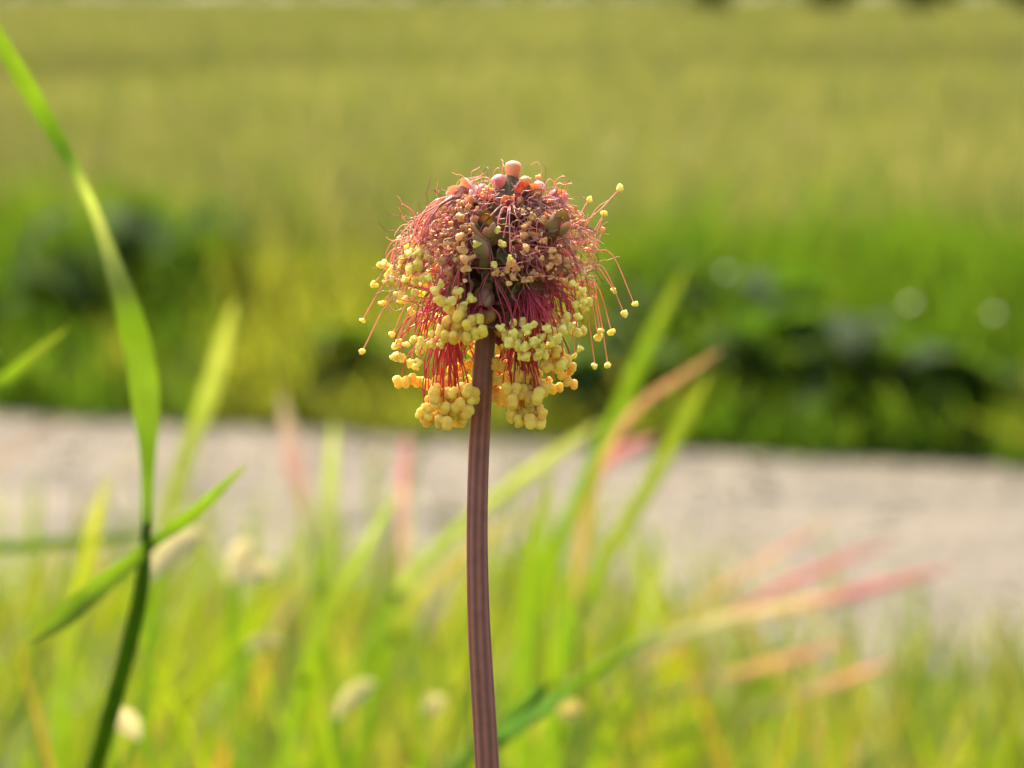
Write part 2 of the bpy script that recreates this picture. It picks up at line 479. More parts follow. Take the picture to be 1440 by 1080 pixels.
B('short pink leaf tip glowing between the right hand blades', [(925, 612, 3), (885, 630, 22), (845, 660, 20), (822, 720, 16), (812, 840, 12), (808, 1000, 10)], (.95, .9), [PK, PK, (.25, .15, .06), G1])
B('bright wide blade standing close behind the flower stem', [(775, 660, 4), (765, 720, 24), (752, 800, 30), (742, 900, 32), (738, 1000, 32), (735, 1100, 32)], (.88, .86), [YG, G2, G2, G2])
B('green blade leaning right beside the wide blade near the stem', [(845, 700, 4), (822, 760, 22), (800, 850, 26), (785, 950, 26), (775, 1090, 26)], (.95, .93), [YG, G2, G2, G2])
# long stalks with pink tips to the right
SG = 'pink tipped grass leaves leaning right over the track'
B('long leaning grass leaf with cream middle and the brightest pink tip', [(1345, 795, 3), (1270, 815, 22), (1190, 836, 30), (1120, 852, 30), (1020, 873, 30), (920, 905, 34), (820, 955, 32), (720, 1015, 28), (620, 1085, 24), (540, 1180, 24)], (.95, .9), [PK, PK, (.42, .28, .15), (.36, .31, .15), (.16, .18, .07), (.09, .15, .05), (.06, .12, .04), G3], SG)
B('upper pink leaf tip lying over the pale gravel', [(1250, 762, 3), (1190, 785, 20), (1130, 812, 26), (1070, 840, 22), (990, 880, 20), (900, 940, 20), (820, 1010, 20), (760, 1100, 20)], (1.15, 1.1), [PK, PK, PK, (.3, .2, .1), G1, G1], SG)
B('lower leaning grass leaf with a short dull pink tip', [(1195, 900, 3), (1150, 915, 18), (1080, 935, 22), (1000, 958, 24), (900, 990, 24), (800, 1035, 22), (700, 1100, 20)], (1.0, .98), [PK, (.5, .25, .12), ST, YG, G1, G2], SG)
B('pale leaning leaf lowest of the pink tipped leaves', [(1260, 930, 3), (1200, 950, 20), (1110, 985, 24), (1000, 1020, 24), (880, 1060, 24), (780, 1110, 22)], (1.0, .98), [(.45, .2, .14), ST, YG, G1, G2], SG)
B('faint pink thread of a leaf above the upper pink tip', [(1170, 730, 2), (1110, 765, 10), (1040, 810, 13), (970, 855, 13), (910, 920, 12), (870, 1020, 12)], (1.1, 1.0), [(.42, .2, .12), (.38, .2, .12), (.25, .2, .06), G1], SG)
# pale diagonal blades behind the stem
B('pale grey green blade slanting behind the stem above the track', [(850, 590, 3), (780, 640, 24), (700, 700, 26), (630, 760, 26), (560, 835, 24), (510, 940, 22)], (.85, .82), [(.2, .22, .1), (.17, .2, .07), (.14, .18, .05), G1])
B('faded straw blade slanting low behind the stem', [(740, 720, 3), (680, 762, 22), (610, 820, 26), (560, 890, 26), (520, 1000, 24)], (.9, .88), [ST, ST, YG, G1])
B('blurred upright green leaf rising over the left part of the track', [(330, 425, 4), (312, 490, 24), (292, 560, 30), (262, 640, 28), (235, 740, 26), (215, 900, 22)], (.95, .9), [(.18, .2, .06), (.15, .18, .05), YG, G1])
B('pinkish upright leaf standing over the gravel left of the stem', [(572, 610, 3), (568, 660, 16), (566, 730, 17), (572, 820, 15), (585, 930, 13)], (1.0, .98), [PK, (.30, .17, .15), (.2, .15, .08), G1])
B('short rosy leaf tip glowing over the gravel left of the flower', [(395, 545, 3), (404, 600, 24), (414, 660, 34), (432, 730, 24), (450, 850, 16)], (1.25, 1.2), [ST, (.22, .16, .13), (.22, .13, .12), (.16, .15, .07), G1])
B('yellow green blade leaning at the far left below the horizontal leaf', [(150, 670, 3), (135, 730, 24), (115, 820, 30), (95, 920, 30), (80, 1090, 28)], (.7, .68), [(.15, .16, .03), (.13, .155, .02), YG, G2])
B('green blade leaning right from the grass left of the stem', [(560, 690, 3), (520, 760, 18), (470, 850, 24), (430, 950, 26), (395, 1090, 26)], (.75, .73), [(.14, .19, .04), YG, G2, G2])
B('upright green leaf above the grass midway between plant and stem', [(470, 590, 3), (465, 660, 20), (462, 740, 22), (452, 860, 20), (440, 1000, 20)], (1.0, .97), [(.16, .2, .05), YG, G1, G1])
B('dark green blade curving across the bottom right of the stem', [(900, 905, 4), (830, 950, 18), (760, 1000, 24), (690, 1050, 24), (600, 1120, 22)], (.52, .5), [G1, (.05, .11, .03), (.05, .11, .03), G3])

# ------------------------------------------------------------------ leafy weeds on the verge, glossy leaves
half_v = lambda p: (lambda a: a / np.linalg.norm(a))(sun_dir + (C0 - p) / np.linalg.norm(C0 - p))
def leaf_mesh(name, length, width, cup=0.25, col=(0.04, 0.085, 0.012), n=5):
    v, q, c = [], [], []
    for i in range(n + 1):
        t = i / n
        w = width * 0.5 * (math.sin(math.pi * min(1, t * 0.92 + 0.06)) ** 0.8)
        for j in (-1, 0, 1):
            v.append((j * w, t * length, abs(j) * w * cup - 0.35 * length * t * t)); c.append(col)
    for i in range(n):
        for j in range(2):
            q.append((i * 3 + j, i * 3 + j + 1, i * 3 + j + 4, i * 3 + j + 3))
    return mesh_np(name, v, q, c)
leafs = [leaf_mesh('weed_leaf', 0.050, 0.026, .25, c) for c in ((.018, .038, .006), (.026, .052, .008), (.045, .08, .012))]
def weed(base, hgt, rad, label, nl=70):
    t = tag(empty('leafy_weed', base), label, 'plant', 'leafy weeds on the verge')
    v, q = [], []
    # stems joined at the base: one part
    tips = []
    for k in range(9):
        a = random.uniform(0, 6.28); rr = rad * random.uniform(.2, .8)
        e = np.array([rr * math.cos(a), rr * math.sin(a), hgt * random.uniform(.6, .95)])
        tips.append(e)
        for i in range(5):
            s = i / 4; p = np.array([e[0] * s ** 1.5, e[1] * s ** 1.5, e[2] * s])
            for dx, dy in ((.0015, 0), (0, .0015), (-.0015, 0), (0, -.0015)):
                v.append(p + [dx, dy, -.003 if i == 0 else 0])
        o = k * 20
        q += [(o + i * 4 + j, o + i * 4 + (j + 1) % 4, o + (i + 1) * 4 + (j + 1) % 4, o + (i + 1) * 4 + j) for i in range(4) for j in range(4)]
    put('stem', mesh_np('stem', v, q, np.tile([.05, .09, .015], (len(v), 1))), M_VERGE, t, base)
    for k in range(nl):
        e = tips[k % 9]; s = random.uniform(.25, 1.0)
        p = np.array([e[0] * s ** 1.5, e[1] * s ** 1.5, e[2] * s])
        rot = Euler((random.uniform(-.5, .6), random.uniform(-.4, .4), random.uniform(0, 6.28))).to_quaternion()
        put('leaf', random.choice(leafs), M_VERGE, t, base + p, rot, random.uniform(.7, 1.5))
    return t
def vb(px, u):
    """a point on the verge seen in column px, u metres beyond the track edge"""
    s = np.linspace(-2, 3, 4001)
    p = fa[None] + ed[None] * s[:, None] + nr[None] * u
    e = np.abs(p[:, 0] / p[:, 1] - (px - 720) / F_PX)
    return p[e.argmin()] * [1, 1, 0]
weed(vb(90, .22), .20, .10, 'dark leafy weed at the verge right behind the small left blade tip')
weed(vb(230, .30), .22, .09, 'dark leafy weed behind the widest part of the tall left blade')
weed(vb(20, .40), .20, .10, 'dark leafy weed beside the crop at the left end of the verge')
weed(vb(960, .25), .195, .10, 'dark leafy weed on the verge behind the tips of the two right blades')
weed(vb(1080, .14), .165, .11, 'darkest leafy weed of the verge, right of the tall green blades', 90)
weed(vb(1200, .10), .13, .10, 'dark leafy weed on the verge over the widest gravel', 80)
weed(vb(1330, .12), .12, .09, 'low leafy weed on the verge below the bright round glints')
weed(vb(870, .10), .12, .08, 'dark leafy weed on the verge straight behind the hanging anthers at the right')
weed(vb(520, .12), .10, .07, 'low dark weed on the verge left of the flower')

def glint(px, py, u, size, label, col=(.25, .3, .1)):  # added plant: one glossy leaf turned to mirror the sun into view
    b = vb(px, u)
    p = P(px, py, 1.0); d = p - C0; p = C0 + d * (b[1] / d[1])
    t = tag(empty('glint_plant', b), label, 'plant', 'plants added for glints on the verge')
    st = catmull([(0, 0, -.003), (0.004, 0, (p[2]) * .5), tuple(p - b)], 4)
    v = [s + np.array(o) for s in st for o in ((.001, 0, 0), (0, .001, 0), (-.001, 0, 0), (0, -.001, 0))]
    q = [(i * 4 + j, i * 4 + (j + 1) % 4, i * 4 + 4 + (j + 1) % 4, i * 4 + 4 + j) for i in range(len(st) - 1) for j in range(4)]
    put('stem', mesh_np('stem', v, q, np.tile([.05, .09, .015], (len(v), 1))), M_VERGE, t, b)
    nn = Vector(half_v(p)).to_track_quat('Z', 'Y')
    put('leaf', leaf_mesh('leaf', size, size * .7, .02, col), M_GLOSS, t, p - np.array([0, size * .4, 0]), nn)
glint(1277, 428, .03, .011, 'small added plant with one leaf shining brightest on the right of the verge')
glint(1018, 384, .04, .010, 'small added plant with a faintly shining leaf above the darkest weed')
glint(1395, 442, .03, .010, 'small added plant with a dull shining leaf near the brightest one')

# pale dry leaves in the near grass; their cream colour paints in bright glints
def dry(label, px, py, dep, ln, wd, ang, col=CRM, stem_dx=0.0):
    p = P(px, py, dep)
    base = np.array([p[0] + stem_dx, p[1], 0])
    t = tag(empty('dry_leaf', base), label, 'leaf', 'dry leaves caught in the near grass')
    s = dep / F_PX
    a = math.radians(ang)
    dx, dz = math.cos(a) * ln * s / 2, math.sin(a) * ln * s / 2
    hv = half_v(p)
    pts = [p + np.array([k * dx, 0.25 * k * dx, k * dz + 0.15 * ln * s * (1 - k * k)]) for k in (-1, -.5, 0, .5, 1)]
    me = ribbon('blade', np.array(pts) - base, np.array([.25, .8, 1, .8, .1]) * wd * s * 1.25, [col] * 5, hv * .5 + np.array([0, -1, .1]), .35, 5)
    put('blade', me, M_DRY, t, base)
    e = pts[0]
    me = ribbon('stalk', np.array([e - base, (e - base) * [.7, 1, .6], (e - base) * [.3, 1, .25], np.array([0, 0, -.003])]),
                [.0008] * 4, [G1, G1, G3, G3], None, .3, 5)
    put('stalk', me, M_HERO, t, base)
dry('cream curled dry leaf just right of the tall plant node', 248, 782, .60, 105, 34, 38)
dry('crumpled cream leaf in the grass midway between the plant and the flower stem', 340, 790, .72, 66, 30, 62)
dry('second cream scrap lying under the crumpled cream leaf', 362, 812, .74, 55, 26, 5)
dry('small straw leaf low beside the stalk of the tall grass plant', 178, 1022, .55, 52, 26, -48)
dry('pale leaf slanting up in the grass left of the flower stem', 500, 985, .65, 75, 24, 40, (.34, .32, .13))
dry('pale round scrap just left of the flower stem near the bottom', 612, 995, .7, 34, 24, 20, (.36, .32, .13))
dry('pale leaf low in the grass between the curled leaf and stem', 372, 908, .7, 50, 18, 5, (.3, .28, .11))
dry('small pale round leaf over the gravel left of the hanging anthers', 533, 650, 1.5, 26, 22, 20, (.36, .33, .17))
dry('yellow scrap in the grass right of the flower stem', 802, 1003, .62, 32, 26, 10, (.4, .32, .09))

# ------------------------------------------------------------------ far bushes and hedge
M_HEDGE = thin_mat('hedge_leaf', 0.35, (2.0, 2.2, 0.6), 0.5, 0.3)
def leafcloud(name, n, fn, size, pal):
    c = fn(n)
    a = rng.normal(0, 1, (n, 3)); a /= np.linalg.norm(a, axis=1, keepdims=True)
    b = np.cross(a, rng.normal(0, 1, (n, 3))); b /= np.linalg.norm(b, axis=1, keepdims=True)
    s = rng.uniform(.6, 1.3, (n, 1)) * size
    v = np.stack([c - a * s, c + b * s * .6, c + a * s, c - b * s * .6], 1).reshape(-1, 3)
    return mesh_np(name, v, np.arange(4 * n).reshape(n, 4), np.repeat(colmix(n, pal), 4, 0), smooth=False)
HP = [(2, (.025, .05, .012)), (1, (.045, .075, .015)), (1, (.03, .045, .015))]
def bush(px, D, w, h, label):
    b = np.array([D * (px - 720) / F_PX, D, 0])
    t = tag(empty('bush', b), label, 'bush', 'bushes at the far end of the field')
    def fn(n):
        d = rng.normal(0, 1, (n, 3)); d /= np.linalg.norm(d, axis=1, keepdims=True)
        rr = rng.uniform(.25, 1, (n, 1)) ** .5
        bump = 1 + .2 * np.sin(d[:, :1] * 5 + px) * np.cos(d[:, 2:] * 4)
        return d * rr * bump * [w / 2, w / 2, h / 2] + [0, 0, h * .5 + .05]
    put('crown', leafcloud('crown', 2500, fn, .06, HP), M_HEDGE, t, b)
    v, q = [], []
    for i, (z, r_) in enumerate(((-.02, .06), (h * .3, .045), (h * .7, .02))):
        for j in range(6):
            v.append((r_ * math.cos(j * 1.047), r_ * math.sin(j * 1.047), z))
    q = [(i * 6 + j, i * 6 + (j + 1) % 6, i * 6 + 6 + (j + 1) % 6, i * 6 + 6 + j) for i in range(2) for j in range(6)]
    put('trunk', mesh_np('trunk', v, q, np.tile([.08, .06, .04], (18, 1))), M_HEDGE, t, b)
bush(1165, 60, .55, 1.1, 'small dark bush in the far crop, left of the largest bush')
bush(1300, 58, .9, 1.5, 'largest dark bush at the far end of the crop field')
bush(1450, 60, 1.0, 1.3, 'dark bush in the far crop, right of the largest bush')
bush(1000, 66, .5, .9, 'faint small bush farthest away in the crop field')
def hedge_fn(n):
    x = rng.uniform(-45, 45, n); z = rng.uniform(0, 1, n) ** .8 * (3.2 + .6 * np.sin(x * .7) + .4 * np.sin(x * 1.9))
    return np.stack([x, 121 + rng.normal(0, .7, n), z], -1)
tag(put('hedge', leafcloud('hedge', 24000, hedge_fn, .14, HP), M_HEDGE), 'dark hedge closing the far side of the crop field', 'hedge', kind='stuff')

# ------------------------------------------------------------------ the flower
M_STEM = thin_mat('burnet_stem', 0.08, (1, 1, 1), 0.5, 0.3, noise=0.12, nscale=1500)
M_SEPAL = thin_mat('sepal', 0.38, (1.5, 1.2, 0.7), 0.42, 0.4, noise=0.2, nscale=1500)
def flesh_mat(name, col, rad, scale, rough=0.5, lo=.82):
    m, nt, out = nodes(name)
    N, L = nt.nodes.new, nt.links.new
    b = N('ShaderNodeBsdfPrincipled')
    oi = N('ShaderNodeObjectInfo'); tc = N('ShaderNodeTexCoord')
    nz = N('ShaderNodeTexNoise'); nz.inputs['Scale'].default_value = 2.2; nz.inputs['Detail'].default_value = 5
    ad = N('ShaderNodeMath'); ad.operation = 'ADD'
    L(tc.outputs['Object'], nz.inputs['Vector']); L(nz.outputs['Fac'], ad.inputs[0]); L(oi.outputs['Random'], ad.inputs[1])
    mr = N('ShaderNodeMapRange'); mr.inputs['From Min'].default_value = .3; mr.inputs['From Max'].default_value = 1.7
    mr.inputs['To Min'].default_value = lo; mr.inputs['To Max'].default_value = 1.12
    L(ad.outputs[0], mr.inputs['Value'])
    hs = N('ShaderNodeHueSaturation'); hs.inputs['Color'].default_value = (*col, 1)
    L(mr.outputs[0], hs.inputs['Value'])
    L(hs.outputs[0], b.inputs['Base Color'])
    n2 = N('ShaderNodeTexNoise'); n2.inputs['Scale'].default_value = 9; L(tc.outputs['Object'], n2.inputs['Vector'])
    bp = N('ShaderNodeBump'); bp.inputs['Strength'].default_value = .25; bp.inputs['Distance'].default_value = .05
    L(n2.outputs['Fac'], bp.inputs['Height']); L(bp.outputs[0], b.inputs['Normal'])
    b.inputs['Subsurface Weight'].default_value = 0.9
    b.inputs['Subsurface Radius'].default_value = rad
    b.inputs['Subsurface Scale'].default_value = scale
    b.inputs['Roughness'].default_value = rough
    b.inputs['Specular IOR Level'].default_value = .2
    L(b.outputs[0], out.inputs['Surface'])
    return m
M_FRESH = flesh_mat('anther_yellow', (0.98, 0.60, 0.11), (1.0, .58, .15), 0.0010)
M_PALE = flesh_mat('anther_pale', (0.93, 0.74, 0.18), (1.0, .8, .3), 0.0004)
M_TAN = flesh_mat('anther_dry', (0.76, 0.44, 0.17), (1.0, .55, .2), 0.0003, .5, .45)
M_FIL = thin_mat('filament', 0.5, (1.3, 1.0, 1.0), 0.3, 0.6)

def Hv(a):
    a = np.asarray(a, float).reshape(-1, 3)
    dep = (D0 + a[:, 2] * PX)[:, None]
    return C0 + dep * (FW + RT * ((a[:, :1] - 720) / F_PX) - UP * ((a[:, 1:2] - 540) / F_PX))

fl_base = np.array([H(700, 1200)[0], D0 + 0.012, 0.0])
flower = tag(empty('burnet_flower', fl_base),
             'drooping burnet flower head of red filaments and yellow anthers on a ridged brown stem', 'flower')

# stem: ridged tube
def stem():
    pts = [(684, 448, 12.5), (683, 475, 13.5), (679, 530, 14.5), (675, 600, 14.6), (672, 680, 14.6), (671, 760, 14.8),
           (673, 860, 15.5), (677, 940, 16.2), (682, 1020, 16.6), (686, 1090, 17), (690, 1160, 17.2), (694, 1240, 17.5)]
    w = [np.r_[H(x, y, 0), r_ * PX, y] for x, y, r_ in pts]
    for p_ in drop(w[-1][:3], fl_base):
        w.append(np.r_[p_, 17.8 * PX, 1300])
    a = catmull(np.array(w), 8)
    ring = 56
    th = np.arange(ring) / ring * 2 * math.pi
    v, c = [], []
    top_c, bot_c, gr_c = np.array([.14, .125, .05]), np.array([.31, .11, .075]), np.array([.13, .075, .05])
    for i, row in enumerate(a):
        ph = th + 0.25 + 0.0006 * row[4]
        rid = 0.5 + 0.5 * np.cos(9 * ph)
        prof = 1 + 0.085 * (rid ** 0.6 - 0.55) + 0.03 * np.cos(3 * ph + 1)
        r_ = row[3] * prof
        v.append(np.stack([row[0] + r_ * np.cos(th), row[1] + r_ * np.sin(th), np.full(ring, row[2])], -1))
        g = np.clip((row[4] - 455) / 150, 0, 1)
        f = (rid ** 1.3)[:, None]
        base_c = top_c * (1 - g) + bot_c * g
        c.append(base_c * f * 1.15 + (1 - f) * (gr_c * (0.5 + 0.5 * (1 - g)) + bot_c * 0.38))
    n = len(a)
    q = [(i * ring + j, i * ring + (j + 1) % ring, (i + 1) * ring + (j + 1) % ring, (i + 1) * ring + j) for i in range(n - 1) for j in range(ring)]
    v = np.array(v).reshape(-1, 3) - fl_base
    put('stem', mesh_np('stem', v, q, np.array(c).reshape(-1, 3)), M_STEM, flower, fl_base)
stem()

# core of the head in flower pixels: axis from (686,462) to (720,250)
AX0, AX1 = np.array([686., 466., 0.]), np.array([720., 246., 0.])
axis = (AX1 - AX0) / np.linalg.norm(AX1 - AX0)
def core_r(t):
    return np.interp(t, [0, .06, .2, .4, .6, .8, .93, 1.0], [16, 30, 48, 56, 52, 40, 24, 10])
e_x = np.array([1, 0, 0.]) - axis * axis[0]; e_x /= np.linalg.norm(e_x)
e_w = np.array([0, 0, 1.])
def core_pt(t, az, k=1.0):
    """az 0 = right, -90 = towards the camera"""
    d = e_x * math.cos(az) + e_w * math.sin(az)
    return AX0 + (AX1 - AX0) * t + d * core_r(t) * k, d
ts = np.linspace(0, 1, 24)
v, c = [], []
for t in ts:
    for j in range(32):
        az = j / 32 * 2 * math.pi
        p, d = core_pt(t, az, 0.82 * (1 + .05 * math.sin(5 * az + 9 * t)))
        v.append(p); c.append(np.array([.16, .13, .045]) * (1 - .35 * math.sin(6 * az + 7 * t) ** 2))
q = [(i * 32 + j, i * 32 + (j + 1) % 32, i * 32 + 32 + (j + 1) % 32, i * 32 + 32 + j) for i in range(23) for j in range(32)]
put('receptacle', mesh_np('receptacle', Hv(v) - fl_base, q, c), M_SEPAL, flower, fl_base)

# --- sepals: cupped ovals, unit length along +Y, cup towards +Z
def sepal_mesh(ca, cb, edge, seed):
    r = random.Random(seed)
    n, m = 9, 7
    v, c, q = [], [], []
    for i in range(n):
        t = i / (n - 1)
        w = 0.40 * math.sin(math.pi * (0.10 + 0.86 * t)) ** 0.62
        for j in range(m):
            s = j / (m - 1) * 2 - 1
            z = 0.28 * s * s * w / .4 + 0.30 * t * t * (1 + r.uniform(-.05, .05)) - 0.12 * math.sin(math.pi * t) + 0.02 * math.sin(9 * t + 5 * s + seed)
            v.append((s * w, t, z))
            k = np.array(ca) * (1 - t) + np.array(cb) * t
            e = max(abs(s) ** 3, t ** 6) * .8
            c.append(k * (1 - e) + np.array(edge) * e)
    q = [(i * m + j, i * m + j + 1, i * m + m + j + 1, i * m + m + j) for i in range(n - 1) for j in range(m - 1)]
    # closed with a back sheet so the sepal has thickness
    nv = len(v)
    v2 = [(x * .97, y * .99, z - 0.055) for x, y, z in v]
    q2 = [tuple(reversed([a + nv for a in f])) for f in q]
    rim = list(range(m)) + [i * m + m - 1 for i in range(1, n)] + [(n - 1) * m + j for j in range(m - 2, -1, -1)] + [i * m for i in range(n - 2, 0, -1)]
    q3 = [(rim[i], rim[i] + nv, rim[(i + 1) % len(rim)] + nv, rim[(i + 1) % len(rim)]) for i in range(len(rim))]
    return mesh_np('sepal', v + v2, q + q2 + q3, c + c)
PINK, ROSE, GRN, OLV, WHT, MAR = (.62, .30, .28), (.52, .09, .12), (.30, .32, .11), (.42, .36, .14), (.80, .68, .60), (.26, .05, .07)
SEP_UP = [sepal_mesh(OLV, PINK, WHT, 1), sepal_mesh(PINK, PINK, WHT, 2), sepal_mesh((.55, .36, .12), ROSE, PINK, 3), sepal_mesh(GRN, PINK, WHT, 4)]  # upper sepals: pink, paled to whitish edges that paint in sun highlights
SEP_MID = [sepal_mesh(GRN, OLV, MAR, 5), sepal_mesh(OLV, MAR, ROSE, 6), sepal_mesh(GRN, GRN, PINK, 7), sepal_mesh(OLV, GRN, (.4, .3, .2), 8)]

def tube_mesh(name, a, r, c, sides=4):
    """a: paths (n, m, 3) in flower pixels, r: (n, m) radius in px, c: (n, m, 3)"""
    n, m = a.shape[:2]
    w = Hv(a.reshape(-1, 3)).reshape(n, m, 3)
    tan = np.gradient(w, axis=1)
    tan /= np.linalg.norm(tan, axis=2, keepdims=True) + 1e-15
    ref = np.array([0.31, 0.83, 0.12])
    s = np.cross(tan, ref); s /= np.linalg.norm(s, axis=2, keepdims=True) + 1e-15
    b = np.cross(tan, s)
    vs = []
    for k in range(sides):
        an = 2 * math.pi * k / sides
        vs.append(w + (s * math.cos(an) + b * math.sin(an)) * (r * PX)[..., None])
    v = np.stack(vs, 2).reshape(-1, 3)
    q1 = np.array([(i * sides + j, i * sides + (j + 1) % sides, (i + 1) * sides + (j + 1) % sides, (i + 1) * sides + j) for i in range(m - 1) for j in range(sides)])
    q = (q1[None] + (np.arange(n) * m * sides)[:, None, None]).reshape(-1, 4)
    return v, q, np.repeat(c.reshape(-1, 3), sides, 0)

# --- florets on a spiral
def qrot(direc, roll):
    """quaternion that lays the sepal's +Y along a flower-space direction, +Z rolled about it"""
    o = np.array([700., 350., 0.])
    w = Hv([o + direc])[0] - Hv([o])[0]
    y = Vector(w).normalized()
    qd = y.to_track_quat('Y', 'Z')
    from mathutils import Quaternion
    return Quaternion(y, roll) @ qd

florets = []       # (object, mouth point, outward dir, t)
NF = 44
def floret(p, out, size, meshes, spread=0.75, n=4, roll0=None):
    at = Hv([p])[0]
    # calyx: small ribbed urn
    vv, cc = [], []
    L_ = size * 0.42
    u1 = np.cross(out, [0.3, 0.2, 0.9]); u1 /= np.linalg.norm(u1); u2 = np.cross(out, u1)
    for i, (s, r_) in enumerate(((-.35, .16), (0, .30), (.35, .34), (.7, .28), (1, .20))):
        for j in range(12):
            an = j / 12 * 2 * math.pi
            rr = r_ * size * .8 * (1 + .10 * math.cos(4 * an))
            vv.append(p + out * L_ * s + (u1 * math.cos(an) + u2 * math.sin(an)) * rr)
            cc.append(np.array([.22, .17, .055]) * (1 - .3 * s) + np.array([.12, .01, .02]) * max(s, 0) * .6)
    qq = [(i * 12 + j, i * 12 + (j + 1) % 12, i * 12 + 12 + (j + 1) % 12, i * 12 + 12 + j) for i in range(4) for j in range(12)]
    o = put('floret', mesh_np('floret', Hv(vv) - at, qq, cc), M_SEPAL, flower, at)
    mouth = p + out * L_ * 0.8
    r0 = random.uniform(0, 6.28) if roll0 is None else roll0
    for k in range(n):
        an = r0 + k * 2 * math.pi / n
        d = out * (1 - spread) + (u1 * math.cos(an) + u2 * math.sin(an)) * spread
        d /= np.linalg.norm(d)
        # cup side (+Z) looks to the floret's axis
        wy = Vector(Hv([p + d])[0] - Hv([p])[0]).normalized()
        wz = Vector(Hv([p + out])[0] - Hv([p])[0]); wz = (wz - wy * wz.dot(wy)).normalized()
        wx = wy.cross(wz)
        rot = Matrix((wx, wy, wz)).transposed().to_quaternion()
        put('sepal', random.choice(meshes), M_SEPAL, o, Hv([mouth - out * L_ * .25])[0], rot, size * PX * random.uniform(.85, 1.1))
    florets.append((o, mouth, out, p))
    return o
for k in range(NF):
    t = 0.03 + 0.80 * (k + .5) / NF
    az = k * 2.39996 + 0.6
    p, d = core_pt(t, az, 0.82)
    out = d * 0.9 + axis * (0.9 * (t - 0.45)) + np.array([0, 0.18, 0]) * (1 - t)
    out /= np.linalg.norm(out)
    floret(p, out, (27 + 9 * (1 - abs(2 * t - .9))) * (0.8 if t > .68 else 1), SEP_UP if t > .72 else SEP_MID, random.uniform(.5, .85))
# florets picked out at the front of the head
def dirn(x, y, w):
    a = np.array([x, y, w], float); return a / np.linalg.norm(a)
floret(np.array([692., 338., -72]), dirn(-.25, -.55, -.8), 42, SEP_MID, .42, 3, .4)
floret(np.array([680., 372., -74]), dirn(-.1, -.9, -.5), 40, SEP_MID, .35, 4, 1.1)
floret(np.array([684., 400., -66]), dirn(-.1, .8, -.6), 36, SEP_MID, .35, 3, .2)
floret(np.array([772., 334., -66]), dirn(.5, -.7, -.7), 38, SEP_MID, .42, 3)
floret(np.array([670., 286., -30]), dirn(-.7, -.4, -.6), 36, SEP_UP, .6)
floret(np.array([736., 282., -34]), dirn(.2, -.2, -1), 34, SEP_UP, .6)
floret(np.array([762., 288., -22]), dirn(.8, -.3, -.5), 30, SEP_UP, .5)
floret(np.array([660., 400., -48]), dirn(-.6, .3, -.8), 34, SEP_MID, .7)
floret(np.array([735., 400., -52]), dirn(.3, .35, -1), 36, SEP_MID, .7)

# --- closed buds
def bud_mesh(seed, ca, cb, cc_):
    v, c = [], []
    prof = [(0, .30), (.18, .36), (.38, .42), (.58, .50), (.76, .52), (.90, .42), (.98, .22), (1.0, .03)]
    for s, r_ in prof:
        for j in range(16):
            an = j / 16 * 2 * math.pi
            rr = r_ * (1 - .08 * abs(math.cos(2 * an + seed)) ** 6)
            v.append((rr * math.cos(an), s * 1.25, rr * math.sin(an)))
            k = np.array(ca) * (1 - s) + np.array(cb) * s
            c.append(k * .75 + np.array(cc_) * .25 * (1 + math.sin(2 * an + seed)) if s < .9 else np.array(cc_))
    q = [(i * 16 + j, i * 16 + 16 + j, i * 16 + 16 + (j + 1) % 16, i * 16 + (j + 1) % 16) for i in range(len(prof) - 1) for j in range(16)]
    return mesh_np('bud', v, q, c)
BUDS = [bud_mesh(1, (.50, .22, .18), (.55, .38, .16), (.72, .48, .40)), bud_mesh(2, PINK, (.55, .20, .2), (.70, .45, .42)), bud_mesh(3, (.45, .08, .08), (.5, .2, .08), (.55, .35, .1))]
for x, y, w, dx, dy, dw, s, k in [(721, 256, 0, .03, -1, -.05, 24, 0), (708, 270, -8, -.4, -.9, -.2, 21, 1), (694, 276, -14, -.9, -.4, -.3, 22, 1),
                                  (735, 270, -12, .25, -.8, -.6, 20, 2), (748, 276, -4, .6, -.7, -.3, 20, 1), (766, 290, -16, .8, -.5, -.4, 22, 1),
                                  (690, 440, -40, -.2, .1, -1, 26, 2), (684, 422, -44, -.3, -.3, -1, 26, 2), (664, 284, -16, -.7, -.6, -.4, 25, 0),
                                  (700, 456, -28, .3, .4, -.8, 22, 2), (728, 300, -40, .1, -.3, -1, 22, 2)]:
    put('bud', BUDS[k], M_SEPAL, flower, H(x, y, w), qrot(dirn(dx, dy, dw), random.uniform(0, 6)), s * PX)

# --- anthers: unions of round lobes, swept as star-shaped surfaces
def ico(sub):
    import bmesh
    bm = bmesh.new(); bmesh.ops.create_icosphere(bm, subdivisions=sub, radius=1)
    v = np.array([x.co[:] for x in bm.verts]); f = np.array([[a.index for a in p.verts] for p in bm.faces]); bm.free()
    return v, f
IV, IF = ico(4)
def lobed(seed, lobes, dent=0.0, rough=0.03):
    r_ = np.random.default_rng(seed)
    t = np.zeros(len(IV))
    for cx, cy, cz, R in lobes:
        c_ = np.array([cx, cy, cz]); b = IV @ c_
        disc = b * b - c_ @ c_ + R * R
        hit = np.where(disc > 0, b + np.sqrt(np.maximum(disc, 0)), 0)
        t = np.maximum(t, hit)
    for k in range(5):
        a = r_.normal(0, 3.0, 3)
        t = t * (1 + rough * np.sin(IV @ a + r_.uniform(0, 6)))
    if dent:
        for k in range(2):
            a = r_.normal(0, 1, 3); a /= np.linalg.norm(a)
            t = t * (1 - dent * np.exp(-((1 - IV @ a) / (0.22 if dent < .6 else .30)) ** 2))
    v = IV * t[:, None]
    return v / np.abs(v).max()
